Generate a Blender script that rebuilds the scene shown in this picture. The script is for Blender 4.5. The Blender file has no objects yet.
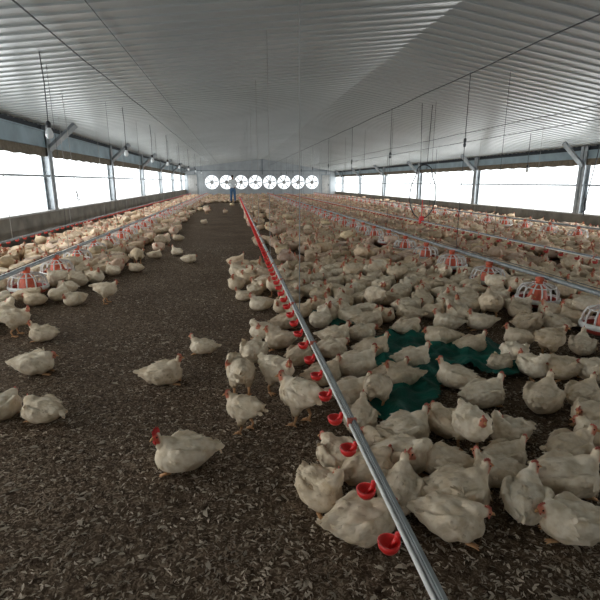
import bpy, bmesh, math, random
from mathutils import Vector, Matrix, noise
R = random.Random(11)
C = bpy.context.scene.collection
PI = math.pi

# ------------------------------------------------------------------ camera
F = 465.0; H = 1.3
PITCH = math.atan(118 / F); YAW = math.atan(67 / F * math.cos(PITCH))
fw = Vector((math.sin(YAW) * math.cos(PITCH), math.cos(YAW) * math.cos(PITCH), -math.sin(PITCH)))
rt = Vector((math.cos(YAW), -math.sin(YAW), 0)); up = rt.cross(fw)
def floor_at(px, py, z=0.0):
    """ground measurement taken from the photograph -> metres in the house"""
    r = fw + (px - 300) / F * rt + (300 - py) / F * up
    t = (z - H) / r.z
    return (r.x * t, r.y * t)
def proj(p):
    d = Vector(p) - Vector((0, 0, H)); w = d.dot(fw)
    return (300 + F * d.dot(rt) / w, 300 - F * d.dot(up) / w, w)
cam = bpy.data.cameras.new('camera'); co = bpy.data.objects.new('camera', cam); C.objects.link(co)
cam.sensor_width = 36; cam.lens = F / 600 * 36; cam.clip_end = 300; cam.clip_start = 0.05
co.matrix_world = Matrix(((rt.x, up.x, -fw.x, 0), (rt.y, up.y, -fw.y, 0), (rt.z, up.z, -fw.z, H), (0, 0, 0, 1)))
bpy.context.scene.camera = co

# house
XL, XR, YB, YF = -4.4, 9.9, 46.0, -4.0
XRIDGE, ZR, ZEL, ZER = 2.8, 3.42, 2.62, 2.30
def ceil_z(x):
    return ZEL + (ZR - ZEL) * (x - XL) / (XRIDGE - XL) if x < XRIDGE else ZER + (ZR - ZER) * (XR - x) / (XR - XRIDGE)

# ------------------------------------------------------------------ materials
def mat(name, col, rough=0.6, metal=0.0, var=0.0, vscale=8.0, bump=0.0, bscale=60.0, spec=0.4):
    m = bpy.data.materials.new(name); m.use_nodes = True
    n = m.node_tree.nodes; l = m.node_tree.links; b = n['Principled BSDF']
    b.inputs['Roughness'].default_value = rough; b.inputs['Metallic'].default_value = metal
    b.inputs['Specular IOR Level'].default_value = spec
    b.inputs['Base Color'].default_value = (*col, 1)
    tc = n.new('ShaderNodeTexCoord')
    if var:
        t = n.new('ShaderNodeTexNoise'); t.inputs['Scale'].default_value = vscale; t.inputs['Detail'].default_value = 6
        l.new(tc.outputs['Object'], t.inputs['Vector'])
        r = n.new('ShaderNodeValToRGB'); r.color_ramp.elements[0].position = .3; r.color_ramp.elements[1].position = .7
        r.color_ramp.elements[0].color = (*[c * (1 - var) for c in col], 1)
        r.color_ramp.elements[1].color = (*[min(1, c * (1 + var * .6)) for c in col], 1)
        l.new(t.outputs['Fac'], r.inputs['Fac']); l.new(r.outputs['Color'], b.inputs['Base Color'])
    if bump:
        t = n.new('ShaderNodeTexNoise'); t.inputs['Scale'].default_value = bscale; t.inputs['Detail'].default_value = 5
        l.new(tc.outputs['Object'], t.inputs['Vector'])
        bp = n.new('ShaderNodeBump'); bp.inputs['Strength'].default_value = bump; bp.inputs['Distance'].default_value = 0.01
        l.new(t.outputs['Fac'], bp.inputs['Height']); l.new(bp.outputs['Normal'], b.inputs['Normal'])
    return m

M = {}
M['ceiling'] = mat('ceiling_sheet', (.40, .43, .43), .28, 0, .10, .6, spec=.6)
M['steel'] = mat('steel_frame', (.23, .26, .28), .5, .3, .25, 3)
M['column'] = mat('column_steel', (.34, .37, .39), .45, .4, .3, 5)
M['beam'] = mat('blue_grey_beam', (.28, .37, .42), .5, .1, .25, 2)
M['gapshade'] = mat('gap_shade', (.035, .04, .045), .9)
M['roll'] = mat('rolled_curtain', (.17, .145, .11), .9, 0, .3, 12, .4, 30)
M['concrete'] = mat('low_wall_render', (.20, .19, .165), .9, 0, .35, 3, .5, 25)
M['sill'] = mat('sill_cap', (.33, .33, .32), .7, 0, .2, 4)
M['backwall'] = mat('back_wall_panel', (.38, .41, .43), .6, 0, .18, 1.5)
M['galv'] = mat('galvanised_tube', (.33, .36, .37), .45, .45, .25, 14)
M['alu'] = mat('aluminium_rail', (.36, .38, .38), .42, .4, .18, 20)
M['whitep'] = mat('white_plastic', (.80, .78, .74), .4, 0, .12, 30)
M['redp'] = mat('red_plastic', (.78, .035, .03), .35, 0, .15, 20)
M['orange'] = mat('orange_red_plastic', (.74, .16, .09), .4, 0, .2, 20)
M['panred'] = mat('pan_red_plastic', (.42, .06, .04), .45, 0, .25, 25)
M['feed'] = mat('crumb_feed', (.40, .24, .10), .95, 0, .4, 120, .8, 200)
M['wire'] = mat('dark_wire', (.07, .075, .08), .6)
M['rope'] = mat('pale_cord', (.38, .38, .37), .8)
M['hose'] = mat('black_hose', (.03, .03, .035), .45)
M['bulb'] = mat('milky_bulb_glass', (.80, .83, .84), .12, 0, spec=.8)
M['fanpale'] = mat('pale_fan_blade', (.55, .57, .58), .4)
M['cupdull'] = mat('darker_red_plastic', (.50, .05, .035), .5)  # darker red for the cups of the two outer water lines
M['skin'] = mat('brown_skin', (.22, .12, .075), .6)
M['hair'] = mat('black_hair', (.012, .011, .01), .7)
M['shirt'] = mat('white_shirt', (.66, .68, .70), .85, 0, .15, 10)
M['jeans'] = mat('blue_jeans', (.06, .13, .24), .9, 0, .25, 12)
M['shoe'] = mat('dark_boot', (.03, .03, .03), .6)
M['beak'] = mat('horn_beak', (.62, .34, .14), .45)
M['comb'] = mat('red_comb', (.62, .03, .025), .5, 0, .2, 60)
M['combp'] = mat('pink_comb', (.60, .16, .11), .5, 0, .2, 60)
M['leg'] = mat('yellow_leg', (.62, .34, .16), .6, 0, .2, 60)
M['eye'] = mat('dark_eye', (.01, .008, .006), .15)

def bird_mat():
    m = bpy.data.materials.new('white_plumage'); m.use_nodes = True
    n = m.node_tree.nodes; l = m.node_tree.links; b = n['Principled BSDF']
    b.inputs['Roughness'].default_value = .85; b.inputs['Specular IOR Level'].default_value = .15
    at = n.new('ShaderNodeAttribute'); at.attribute_name = 'Col'
    tc = n.new('ShaderNodeTexCoord'); oi = n.new('ShaderNodeObjectInfo')
    no = n.new('ShaderNodeTexNoise'); no.inputs['Scale'].default_value = 22; no.inputs['Detail'].default_value = 6
    ad = n.new('ShaderNodeVectorMath'); ad.operation = 'ADD'
    l.new(tc.outputs['Object'], ad.inputs[0]); l.new(oi.outputs['Random'], ad.inputs[1]); l.new(ad.outputs[0], no.inputs['Vector'])
    rp = n.new('ShaderNodeValToRGB'); rp.color_ramp.elements[0].position = .32; rp.color_ramp.elements[1].position = .62
    rp.color_ramp.elements[0].color = (.74, .66, .52, 1); rp.color_ramp.elements[1].color = (1, 1, 1, 1)
    l.new(no.outputs['Fac'], rp.inputs['Fac'])
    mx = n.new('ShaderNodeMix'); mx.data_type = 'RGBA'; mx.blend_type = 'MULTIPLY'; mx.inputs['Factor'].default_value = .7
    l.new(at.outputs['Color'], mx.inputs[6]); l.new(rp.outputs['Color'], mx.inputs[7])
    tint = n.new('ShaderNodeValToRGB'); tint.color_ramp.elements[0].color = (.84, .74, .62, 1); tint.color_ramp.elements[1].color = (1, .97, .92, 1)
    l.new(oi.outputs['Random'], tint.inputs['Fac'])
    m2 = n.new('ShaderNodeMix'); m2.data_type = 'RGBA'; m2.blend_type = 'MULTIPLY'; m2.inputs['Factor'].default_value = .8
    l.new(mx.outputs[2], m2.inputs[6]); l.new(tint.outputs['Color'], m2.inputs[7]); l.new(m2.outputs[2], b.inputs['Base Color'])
    # overlapping feather scales
    mp = n.new('ShaderNodeMapping'); mp.inputs['Scale'].default_value = (28, 60, 45)
    l.new(tc.outputs['Object'], mp.inputs['Vector'])
    vo = n.new('ShaderNodeTexVoronoi'); vo.inputs['Scale'].default_value = 1.0
    l.new(mp.outputs[0], vo.inputs['Vector'])
    bp = n.new('ShaderNodeBump'); bp.inputs['Strength'].default_value = .35; bp.inputs['Distance'].default_value = .005
    l.new(vo.outputs['Distance'], bp.inputs['Height']); l.new(bp.outputs['Normal'], b.inputs['Normal'])
    return m
M['bird'] = bird_mat()

def floor_mat():
    m = bpy.data.materials.new('litter_floor'); m.use_nodes = True
    n = m.node_tree.nodes; l = m.node_tree.links; b = n['Principled BSDF']
    b.inputs['Roughness'].default_value = .95; b.inputs['Specular IOR Level'].default_value = .1
    tc = n.new('ShaderNodeTexCoord')
    def noise(s, d=6, dist=0):
        t = n.new('ShaderNodeTexNoise'); t.inputs['Scale'].default_value = s; t.inputs['Detail'].default_value = d
        t.inputs['Distortion'].default_value = dist; l.new(tc.outputs['Object'], t.inputs['Vector']); return t
    def ramp(src, p0, c0, p1, c1):
        r = n.new('ShaderNodeValToRGB'); r.color_ramp.elements[0].position = p0; r.color_ramp.elements[1].position = p1
        r.color_ramp.elements[0].color = (*c0, 1); r.color_ramp.elements[1].color = (*c1, 1); l.new(src, r.inputs['Fac']); return r
    base = ramp(noise(24).outputs['Fac'], .3, (.036, .022, .013), .70, (.155, .105, .068))
    fleck = ramp(noise(38, 4, 2.2).outputs['Fac'], .50, (0, 0, 0), .60, (1, 1, 1))
    patch = ramp(noise(1.3, 3).outputs['Fac'], .30, (.35, .35, .35), .65, (1, 1, 1))
    mu = n.new('ShaderNodeMath'); mu.operation = 'MULTIPLY'; l.new(fleck.outputs['Color'], mu.inputs[0]); l.new(patch.outputs['Color'], mu.inputs[1])
    mx = n.new('ShaderNodeMix'); mx.data_type = 'RGBA'; l.new(mu.outputs[0], mx.inputs['Factor'])
    l.new(base.outputs['Color'], mx.inputs[6]); mx.inputs[7].default_value = (.34, .255, .18, 1)
    l.new(mx.outputs[2], b.inputs['Base Color'])
    bp = n.new('ShaderNodeBump'); bp.inputs['Strength'].default_value = .9; bp.inputs['Distance'].default_value = .02
    l.new(noise(30, 8, 1).outputs['Fac'], bp.inputs['Height']); l.new(bp.outputs['Normal'], b.inputs['Normal'])
    return m
M['floor'] = floor_mat()

def net_mat():
    m = mat('green_shade_net', (.003, .12, .085), .6, 0, .45, 9, 1.0, 45, .3)
    return m
M['net'] = net_mat()
M['feather'] = mat('shed_feather', (.46, .38, .285), .9, 0, .5, 6)

def film_mat():
    m = bpy.data.materials.new('clear_curtain_film'); m.use_nodes = True
    n = m.node_tree.nodes; l = m.node_tree.links; n.remove(n['Principled BSDF'])
    out = n['Material Output']; tr = n.new('ShaderNodeBsdfTransparent'); tl = n.new('ShaderNodeBsdfTranslucent')
    tl.inputs['Color'].default_value = (.9, .92, .9, 1)
    tc = n.new('ShaderNodeTexCoord'); mp = n.new('ShaderNodeMapping'); mp.inputs['Scale'].default_value = (1, 1.2, .35)
    no = n.new('ShaderNodeTexNoise'); no.inputs['Scale'].default_value = 3; no.inputs['Detail'].default_value = 5
    l.new(tc.outputs['Object'], mp.inputs[0]); l.new(mp.outputs[0], no.inputs['Vector'])
    rp = n.new('ShaderNodeValToRGB'); rp.color_ramp.elements[0].color = (.08, .08, .08, 1); rp.color_ramp.elements[1].color = (.3, .3, .3, 1)
    l.new(no.outputs['Fac'], rp.inputs['Fac'])
    mx = n.new('ShaderNodeMixShader'); l.new(rp.outputs['Color'], mx.inputs[0]); l.new(tr.outputs[0], mx.inputs[1]); l.new(tl.outputs[0], mx.inputs[2])
    l.new(mx.outputs[0], out.inputs['Surface']); return m
M['film'] = film_mat()

# ------------------------------------------------------------------ helpers
def tag(o, label=None, cat=None, group=None, kind=None):
    if label: o['label'] = label
    if cat: o['category'] = cat
    if group: o['group'] = group
    if kind: o['kind'] = kind
    return o
def empty(name, loc, rz=0):
    o = bpy.data.objects.new(name, None); C.objects.link(o); o.location = loc; o.rotation_euler = (0, 0, rz); o.empty_display_size = .1; return o
def copy_tree(o, parent=None):
    c = o.copy(); C.objects.link(c); c.parent = parent
    for ch in list(o.children): copy_tree(ch, c)
    return c
class MB:
    def __init__(s): s.v = []; s.f = []; s.m = []
    def add(s, v, f, mi=0):
        k = len(s.v); s.v += [tuple(p) for p in v]; s.f += [tuple(i + k for i in q) for q in f]; s.m += [mi] * len(f)
    def box(s, x0, x1, y0, y1, z0, z1, mi=0):
        v = [(x, y, z) for x in (x0, x1) for y in (y0, y1) for z in (z0, z1)]
        s.add(v, [(0, 1, 3, 2), (4, 6, 7, 5), (0, 4, 5, 1), (2, 3, 7, 6), (0, 2, 6, 4), (1, 5, 7, 3)], mi)
    def tube(s, pts, r, n=8, mi=0, sy=1.0, cap=True):
        """pts list of Vector; r number or list"""
        pts = [Vector(p) for p in pts]; L = len(pts); rr = r if isinstance(r, (list, tuple)) else [r] * L
        v = []; prev = None
        for i, p in enumerate(pts):
            d = (pts[min(i + 1, L - 1)] - pts[max(i - 1, 0)]).normalized()
            if prev is None:
                a = Vector((0, 0, 1)) if abs(d.z) < .9 else Vector((1, 0, 0)); u = d.cross(a).normalized()
            else:
                u = (prev - d * prev.dot(d)).normalized()
            w = d.cross(u); prev = u
            ri = rr[i] if isinstance(rr[i], (tuple, list)) else (rr[i], rr[i])
            for k in range(n):
                t = 2 * PI * k / n; v.append(p + u * math.cos(t) * ri[0] + w * math.sin(t) * ri[1])
        f = [(i * n + k, i * n + (k + 1) % n, (i + 1) * n + (k + 1) % n, (i + 1) * n + k) for i in range(L - 1) for k in range(n)]
        if cap: f.append(tuple(range(n - 1, -1, -1))); f.append(tuple((L - 1) * n + k for k in range(n)))
        s.add(v, f, mi)
    def lathe(s, prof, n=24, c=(0, 0, 0), mi=0, closed=False):
        v = [(c[0] + r * math.cos(2 * PI * k / n), c[1] + r * math.sin(2 * PI * k / n), c[2] + z) for r, z in prof for k in range(n)]
        L = len(prof); P = range(L if closed else L - 1)
        s.add(v, [(i * n + k, i * n + (k + 1) % n, ((i + 1) % L) * n + (k + 1) % n, ((i + 1) % L) * n + k) for i in P for k in range(n)], mi)
    def mesh(s, name, mats, smooth=False):
        me = bpy.data.meshes.new(name); me.from_pydata(s.v, [], s.f)
        for m_ in (mats if isinstance(mats, list) else [mats]): me.materials.append(m_)
        me.polygons.foreach_set('material_index', s.m)
        if smooth: me.polygons.foreach_set('use_smooth', [True] * len(me.polygons))
        me.update(); return me
    def build(s, name, mats, parent=None, smooth=False, fix=False):
        me = s.mesh(name, mats, smooth)
        if fix:
            b = bmesh.new(); b.from_mesh(me); bmesh.ops.recalc_face_normals(b, faces=b.faces); b.to_mesh(me); b.free()
        o = bpy.data.objects.new(name, me); C.objects.link(o); o.parent = parent; return o
def struct(o): o['kind'] = 'structure'; return o

# ------------------------------------------------------------------ room shell
b = MB(); nx, ny = 60, 160
b.box(XL - .3, XR + .3, YF, YB + .2, -.3, 0)
struct(b.build('floor', M['floor']))

# ribbed sheet ceiling: trapezoid ribs running across the house
def ceiling():
    b = MB(); ys = []; y = YF
    while y < YB:
        ys += [(y, 0), (y + .185, 0), (y + .20, -.017), (y + .235, -.017), (y + .25, 0)]; y += .25
    xs = [XL - .05, XRIDGE, XR + .05]
    v = [(x, yy, ceil_z(x) + dz) for yy, dz in ys for x in xs]
    f = []
    for i in range(len(ys) - 1):
        for k in range(2): f.append((i * 3 + k, (i + 1) * 3 + k, (i + 1) * 3 + k + 1, i * 3 + k + 1))
    b.add(v, f)
    v2 = [(x, yy, ceil_z(x) + .08) for yy in (YF, YB + .1) for x in xs]
    b.add(v2, [(0, 1, 4, 3), (1, 2, 5, 4)])
    return struct(b.build('ceiling', M['ceiling']))
ceiling()

COLY = [12.55 + 6.1 * k for k in range(-2, 6)]
def side(sd):
    x = XL if sd == 'left' else XR; s = -1 if sd == 'left' else 1         # s points outwards
    zs = .60 if sd == 'left' else .38; ze = ZEL if sd == 'left' else ZER
    wt = 1.93 if sd == 'left' else 1.80; rl = wt + (.17 if sd == 'left' else .14); bt = ze - .13
    def bx(b, d0, d1, y0, y1, z0, z1): b.box(min(x + s * d0, x + s * d1), max(x + s * d0, x + s * d1), y0, y1, z0, z1)
    b = MB(); bx(b, 0, .18, YF, YB, 0, zs); struct(b.build('wall_' + sd, M['concrete']))
    b = MB(); bx(b, -.03, .2, YF, YB, zs, zs + .035); struct(b.build('trim_1' if sd == 'left' else 'trim_4', M['sill']))
    b = MB(); bx(b, .02, .10, YF, YB, rl, bt); bx(b, -.01, .12, YF, YB, rl, rl + .03); bx(b, -.01, .12, YF, YB, bt - .03, bt)
    struct(b.build('trim_2' if sd == 'left' else 'trim_5', M['beam']))
    b = MB(); bx(b, .10, .14, YF, YB, bt, ze + .12)
    struct(b.build('trim_3' if sd == 'left' else 'trim_6', M['gapshade']))  # near-black strip, paints in the shade of the gap above the beam
    # windows: one per bay between the columns
    edges = [YF] + COLY + [YB]; k = 0
    for y0, y1 in zip(edges[:-1], edges[1:]):
        if y1 - y0 < .5: continue
        nm = 'window_%d' % (k + 1 + (0 if sd == 'left' else 10)); k += 1
        w = empty(nm, (x, (y0 + y1) / 2, zs)); struct(w); a = -(y1 - y0) / 2; c = -a
        b = MB(); n = 24; vv = []; ff = []
        for i in range(n + 1):
            yy = a + (c - a) * i / n; o = .172 + .004 * math.sin(i * 1.7)
            vv += [(s * o, yy, .03), (s * o, yy, wt - zs)]
        ff = [(2 * i, 2 * i + 2, 2 * i + 3, 2 * i + 1) for i in range(n)]; b.add(vv, ff)
        b.build('curtain_film', M['film'], w, True)
        b = MB(); zb = (1.44 if sd == 'left' else 1.21) - zs
        b.tube([(s * .03, a, zb), (s * .03, c, zb)], .024, 8); b.build('rail', M['steel'], w, True)
        b = MB(); n = 40; vv = []
        for i in range(n + 1):
            yy = a + (c - a) * i / n
            for q in range(4): vv.append((s * (.03 + .012 * math.sin(i * 2.3 + q)), yy, wt - zs - .04 + q * (rl - wt + .06) / 3 + (.012 * math.sin(i * 1.3) if q == 0 else 0)))
        b.add(vv, [(4 * i + q, 4 * i + 4 + q, 4 * i + 5 + q, 4 * i + 1 + q) for i in range(n) for q in range(3)])
        b.build('cloth_strip', M['roll'], w, True)
    # columns with diagonal gusset
    for y in COLY:
        cobj = empty('steel_column', (x, y, 0))
        b = MB()
        i0, i1 = (-.025, .16)
        def cb(d0, d1, y0, y1, z0, z1, b=b): b.box(min(s * d0, s * d1), max(s * d0, s * d1), y0, y1, z0, z1)
        cb(i0, i0 + .015, -.13, .13, zs, ze - .02); cb(i1 - .015, i1, -.13, .13, zs, ze - .02); cb(i0, i1, -.02, .02, zs, ze - .02)
        b.build('post', M['column'], cobj)
        b = MB(); zc = ze - .55
        xe = s * (-.68); ztop = ceil_z(x - s * .68) - .05
        b.tube([(s * i0, 0, zc), (xe, 0, ztop)], [(.05, .08), (.05, .08)], 4); b.build('brace', M['column'], cobj)
        struct(cobj)
side('left'); side('right')

# back wall with openings for the fans
FX = [-1.97 + 1.367 * k for k in range(8)]; FZ = 1.28; FH = .683
def gable(name, y0, y1, holes):
    b = MB()
    z0, z1 = FZ - FH, FZ + FH; xa, xb = FX[0] - FH, FX[-1] + FH
    if holes:
        b.box(XL - .1, XR + .1, y0, y1, 0, z0); b.box(XL - .1, xa, y0, y1, z0, z1); b.box(xb, XR + .1, y0, y1, z0, z1)
    else: b.box(XL - .1, XR + .1, y0, y1, 0, z1)
    for xs in ((XL - .1, XRIDGE), (XRIDGE, XR + .1)):
        v = [(xs[0], y, z) for y in (y0, y1) for z in (z1, ceil_z(xs[0]) + .05)] + [(xs[1], y, z) for y in (y0, y1) for z in (z1, ceil_z(xs[1]) + .05)]
        b.add(v, [(0, 1, 5, 4), (2, 6, 7, 3), (1, 3, 7, 5), (0, 4, 6, 2)])
    return struct(b.build(name, M['backwall'], fix=True))
gable('wall_back', YB, YB + .12, True); gable('wall_front', YF - .12, YF, False)
b = MB(); b.box(XL, XR, YB - .08, YB, 2.30, 2.37)
for xx in (XL + .9, XRIDGE, XR - .9): b.box(xx - .05, xx + .05, YB - .07, YB, 2.0, ceil_z(xx) - .02)
struct(b.build('trim_7', M['steel']))
# pale service doors near both back corners
for k, (dx, dw) in enumerate(((8.95, .38), (-3.75, .42))):
    d = struct(empty('door_%d' % (k + 1), (dx, YB - .01, 0)))
    b = MB(); b.box(-dw, dw, -.03, 0, .05, 1.95); b.build('panel', M['sill'], d)
    b = MB(); b.box(-dw - .06, -dw, -.05, 0, 0, 2.02); b.box(dw, dw + .06, -.05, 0, 0, 2.02); b.box(-dw, dw, -.05, 0, 1.95, 2.02); b.build('frame', M['steel'], d)
    b = MB(); b.box(dw - .12, dw - .06, -.07, -.03, .95, 1.1); b.build('handle', M['wire'], d)

# exhaust fans
def make_fan():
    t = empty('exhaust_fan', (0, 0, 0)); n = 32; r = .635; a = FH
    b = MB(); v = []; f = []
    for y in (-.12, .12):
        for k in range(n):
            th = 2 * PI * k / n; c_, s_ = math.cos(th), math.sin(th); q = a / max(abs(c_), abs(s_))
            v += [(c_ * r, y, s_ * r), (c_ * q * .999, y, s_ * q * .999)]
    for k in range(n):
        j = (k + 1) % n; o = 2 * n
        f += [(2 * k, 2 * j, 2 * j + 1, 2 * k + 1), (o + 2 * k, o + 2 * k + 1, o + 2 * j + 1, o + 2 * j), (2 * k, o + 2 * k, o + 2 * j, 2 * j)]
    b.add(v, f); b.build('housing', M['backwall'], t, fix=True)
    b = MB()
    for k in range(6):
        th = k * PI / 3 + .2; v = []; 
        for i in range(7):
            q = .10 + .5 * i / 6; w = .03 + .035 * i / 6; tw = .7 - .4 * i / 6
            for sg in (-1, 1):
                v.append((q * math.cos(th) - sg * w * math.sin(th), .03 + sg * w * math.sin(tw) * .6, q * math.sin(th) + sg * w * math.cos(th)))
        b.add(v, [(2 * i, 2 * i + 1, 2 * i + 3, 2 * i + 2) for i in range(6)])
    b.build('blades', M['fanpale'], t)
    b = MB(); b.tube([(0, -.06, 0), (0, .08, 0)], .17, 16); b.build('hub', M['sill'], t)
    b = MB()
    for q in (.2, .32, .44, .56):
        b.tube([(q * math.cos(2 * PI * k / 24), -.10, q * math.sin(2 * PI * k / 24)) for k in range(25)], .006, 4, cap=False)
    for k in range(4):
        th = k * PI / 4; b.tube([(.62 * math.cos(th), -.1, .62 * math.sin(th)), (-.62 * math.cos(th), -.1, -.62 * math.sin(th))], .009, 4)
    b.build('guard', M['fanpale'], t); return t
ordw = ['leftmost', 'second from the left', 'third from the left', 'fourth from the left', 'fourth from the right', 'third from the right', 'second from the right', 'rightmost']
f0 = make_fan()
for k, x in enumerate(FX):
    o = f0 if k == 0 else copy_tree(f0)
    o.location = (x, YB + .03, FZ)
    tag(o, 'round exhaust fan glowing white in the back wall, %s of eight' % ordw[k], 'fan', 'exhaust fans in the back wall')

# ------------------------------------------------------------------ pan feeders
def make_feeder():
    t = empty('pan_feeder', (0, 0, 0)); n = 28
    b = MB(); b.lathe([(.0, .03), (.16, .03), (.197, .06), (.198, .10), (.19, .10), (.18, .07), (.15, .045), (0, .05)], n)
    b.build('pan', M['panred'], t, True)
    b = MB(); b.lathe([(.194, .078), (.216, .078), (.222, .10), (.214, .125), (.198, .12)], n, closed=True); b.build('rim', M['whitep'], t, True)
    b = MB(); b.lathe([(.165, .07), (.12, .082), (.06, .09)], n); b.build('feed', M['feed'], t, True)
    b = MB(); b.lathe([(.12, .05), (.095, .13), (.065, .225), (.038, .25), (.034, .285), (.043, .29), (.043, .325), (.0, .33)], 18); b.build('hopper', M['orange'], t, True)
    b = MB()
    for k in range(14):
        th = 2 * PI * k / 14; c_, s_ = math.cos(th), math.sin(th)
        b.tube([(.203 * c_, .203 * s_, .11), (.192 * c_, .192 * s_, .185), (.165 * c_, .165 * s_, .23), (.07 * c_, .07 * s_, .262)], .0085, 5)
    for q, z in ((.165, .232), (.07, .263)):
        b.tube([(q * math.cos(2 * PI * k / 24), q * math.sin(2 * PI * k / 24), z) for k in range(25)], .0055, 5, cap=False)
    b.build('grill', M['whitep'], t, True)
    return t
FEED = []
feeder0 = make_feeder(); first = True
near_r = ['pan feeder with white grill cut by the right photo edge, nearest in the right row', 'nearest whole pan feeder in the right row, white grill over orange cone', 'second whole pan feeder in the right row, behind the nearest one', 'third whole pan feeder of the right row, white grill and orange cone']
near_l = ['nearest pan feeder of the left row, pale grill around red-orange cone', 'second nearest pan feeder of the left row, under the grey feed tube', 'third nearest pan feeder of the left row', 'fourth nearest pan feeder of the left row']
def row(x, y0, dy, near, lab, grp):
    global first
    k = 0; y = y0
    while y < YB - 1.2:
        o = feeder0 if first else copy_tree(feeder0); first = False
        o.location = (x + R.uniform(-.02, .02), y, .02 + R.uniform(-.006, .006)); o.rotation_euler = (R.uniform(-.04, .04), R.uniform(-.04, .04), R.uniform(0, 6))
        tag(o, near[k] if k < len(near) else lab, 'feeder', grp); FEED.append((x, y)); k += 1; y += dy
row(3.12, 3.38, .97, near_r, 'orange and white pan feeder farther along the right feeder row', 'pan feeders of the right row')
row(-2.42, 5.70, .93, near_l, 'orange and white pan feeder farther along the left feeder row', 'pan feeders of the left row')
row(7.60, 7.55, .97, [], 'small pan feeder in the far row beside the right wall', 'pan feeders of the row by the right wall')

def feedpipe(x, y0, label):
    t = empty('feed_pipe', (x, y0, .335)); b = MB()
    pts = [(0, (YB - 1 - y0) * i / 60, .0) for i in range(61)]; b.tube(pts, .024, 12); b.build('tube', M['galv'], t, True)
    b = MB(); b.tube([(.01, 0, .04), (.01, YB - 1 - y0, .04)], .004, 5); b.build('guard_wire', M['wire'], t)
    b = MB(); y = 1.4
    while y < YB - 1 - y0: b.lathe([(.027, 0), (.031, 0), (.031, .07), (.027, .07)], 12, (0, 0, 0)); y += 100
    # joint sleeves along the tube
    b = MB()
    for k in range(int((YB - 1 - y0) / 3)): b.tube([(0, 1.2 + 3 * k, 0), (0, 1.32 + 3 * k, 0)], .029, 12)
    b.build('sleeve', M['alu'], t, True)
    tag(t, label, 'pipe'); return t
P1 = feedpipe(3.20, 1.2, 'grey round feed tube running over the right row of pan feeders')
P2 = feedpipe(-2.42, 2.5, 'grey round feed tube running over the left row of pan feeders')
P3 = feedpipe(7.62, 5.0, 'thin grey feed tube over the far feeder row beside the right wall')

# ------------------------------------------------------------------ drinker lines
def cup_mesh():
    b = MB()
    b.lathe([(0, -.012), (.022, -.01), (.032, .004), (.035, .022), (.030, .022), (.026, .006), (0, -.002)], 16, (-.035, 0, -.052))
    b.tube([(0, 0, -.01), (-.014, 0, -.032), (-.035, 0, -.054)], .007, 6)
    b.tube([(-.008, 0, -.008), (-.008, 0, -.034)], .009, 8)
    return b
def drinker(x, y0, y1, z, label, pitch=.25, rail='alu', cup='redp'):
    t = empty('drinker_line', (x, y0, z)); L = y1 - y0
    b = MB(); b.tube([(-.011, L * i / 60, -.003) for i in range(61)], .0075, 10); b.build('water_pipe', M['whitep'], t, True)
    b = MB(); b.box(-.003, .015, 0, L, -.008, .014); b.box(.001, .011, 0, L, .014, .021); b.build('support_rail', M[rail], t)
    b = MB(); b.box(-.021, .018, -.007, .007, -.012, .023); km = b.mesh('clip', M['combp'])
    for k in range(int(L / 1.0)):
        c = bpy.data.objects.new('clip', km); C.objects.link(c); c.parent = t; c.location = (0, .5 + k, 0)
    n = int(L / pitch) - 1; cm = cup_mesh().mesh('drip_cup', M[cup], True); far = MB(); src = cup_mesh()
    for k in range(n):
        y = .12 + k * pitch
        if k < 100:
            c = bpy.data.objects.new('drip_cup', cm); C.objects.link(c); c.parent = t; c.location = (-.012, y, -.005); c.rotation_euler = (0, 0, R.uniform(-.25, .25))
        else: far.add([(p[0] - .012, p[1] + y, p[2] - .005) for p in src.v], src.f)
    if n > 100: tag(far.build('drip_cup', M[cup], t, True), kind='stuff')
    tag(t, label, 'water line'); return t
D1 = drinker(.47, .25, 34, .30, 'nearest water line with red drip cups running up the middle of the flock')
D2 = drinker(4.70, 3.0, 44.5, .33, 'thin water line with red cups between the two right feeder rows', pitch=.33, rail='steel', cup='cupdull')
D3 = drinker(-3.80, 4.5, 44.5, .335, 'water line with red cups beside the low left wall', pitch=.33, rail='steel', cup='cupdull')

# ------------------------------------------------------------------ hanging cables, cords, bulbs
def wire(name, pts, r, m, label, cat, group=None):
    b = MB(); b.tube(pts, r, 5); o = b.build(name, m, smooth=True); tag(o, label, cat, group); return o
wire('winch_cable', [(3.2, -1 + i, 2.72 - .015 * math.sin(i * PI / 3) ** 2) for i in range(46)], .008, M['wire'], 'dark winch cable under the ceiling above the right feeder row', 'cable')
wire('winch_cable', [(7.55, 1 + i, 2.56) for i in range(44)], .008, M['wire'], 'dark lower cable under the ceiling toward the right wall', 'cable')
wire('winch_cable', [(6.3, 1 + i, 2.60 - .01 * (i % 3)) for i in range(44)], .007, M['wire'], 'dark upper cable under the ceiling right of the middle', 'cable')
wire('winch_cable', [(-1.85, -1 + i, 2.84 - .01 * (i % 3)) for i in range(46)], .009, M['wire'], 'dark winch cable under the ceiling on the left side', 'cable')
wire('winch_cable', [(-1.3, -1 + i, 2.93) for i in range(46)], .006, M['wire'], 'thinner cable just under the ceiling beside the left winch cable', 'cable')
def cords(line, x, ys, m, pulley=True, r=.0045, top=None):
    lx, ly, lz = line.location
    for y in ys:
        zt = (top or ceil_z(x)) - lz - .02
        b = MB(); b.tube([(0, 0, 0), (.004, .01, zt * .5), (0, 0, zt)], r, 5); c = b.build('suspension_cord', m, line, True); c.location = (x - lx, y - ly, .02)
        if pulley:
            b = MB(); pz = zt * .62; b.lathe([(0, -.055), (.016, -.05), (.020, -.01), (.010, 0), (.020, .02), (.018, .06), (0, .07)], 10, (0, 0, pz)); b.build('tensioner', M['wire'], c, True)
cords(D1, .485, [3.5 + 3 * k for k in range(10)], M['rope'], False, .004)
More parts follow.
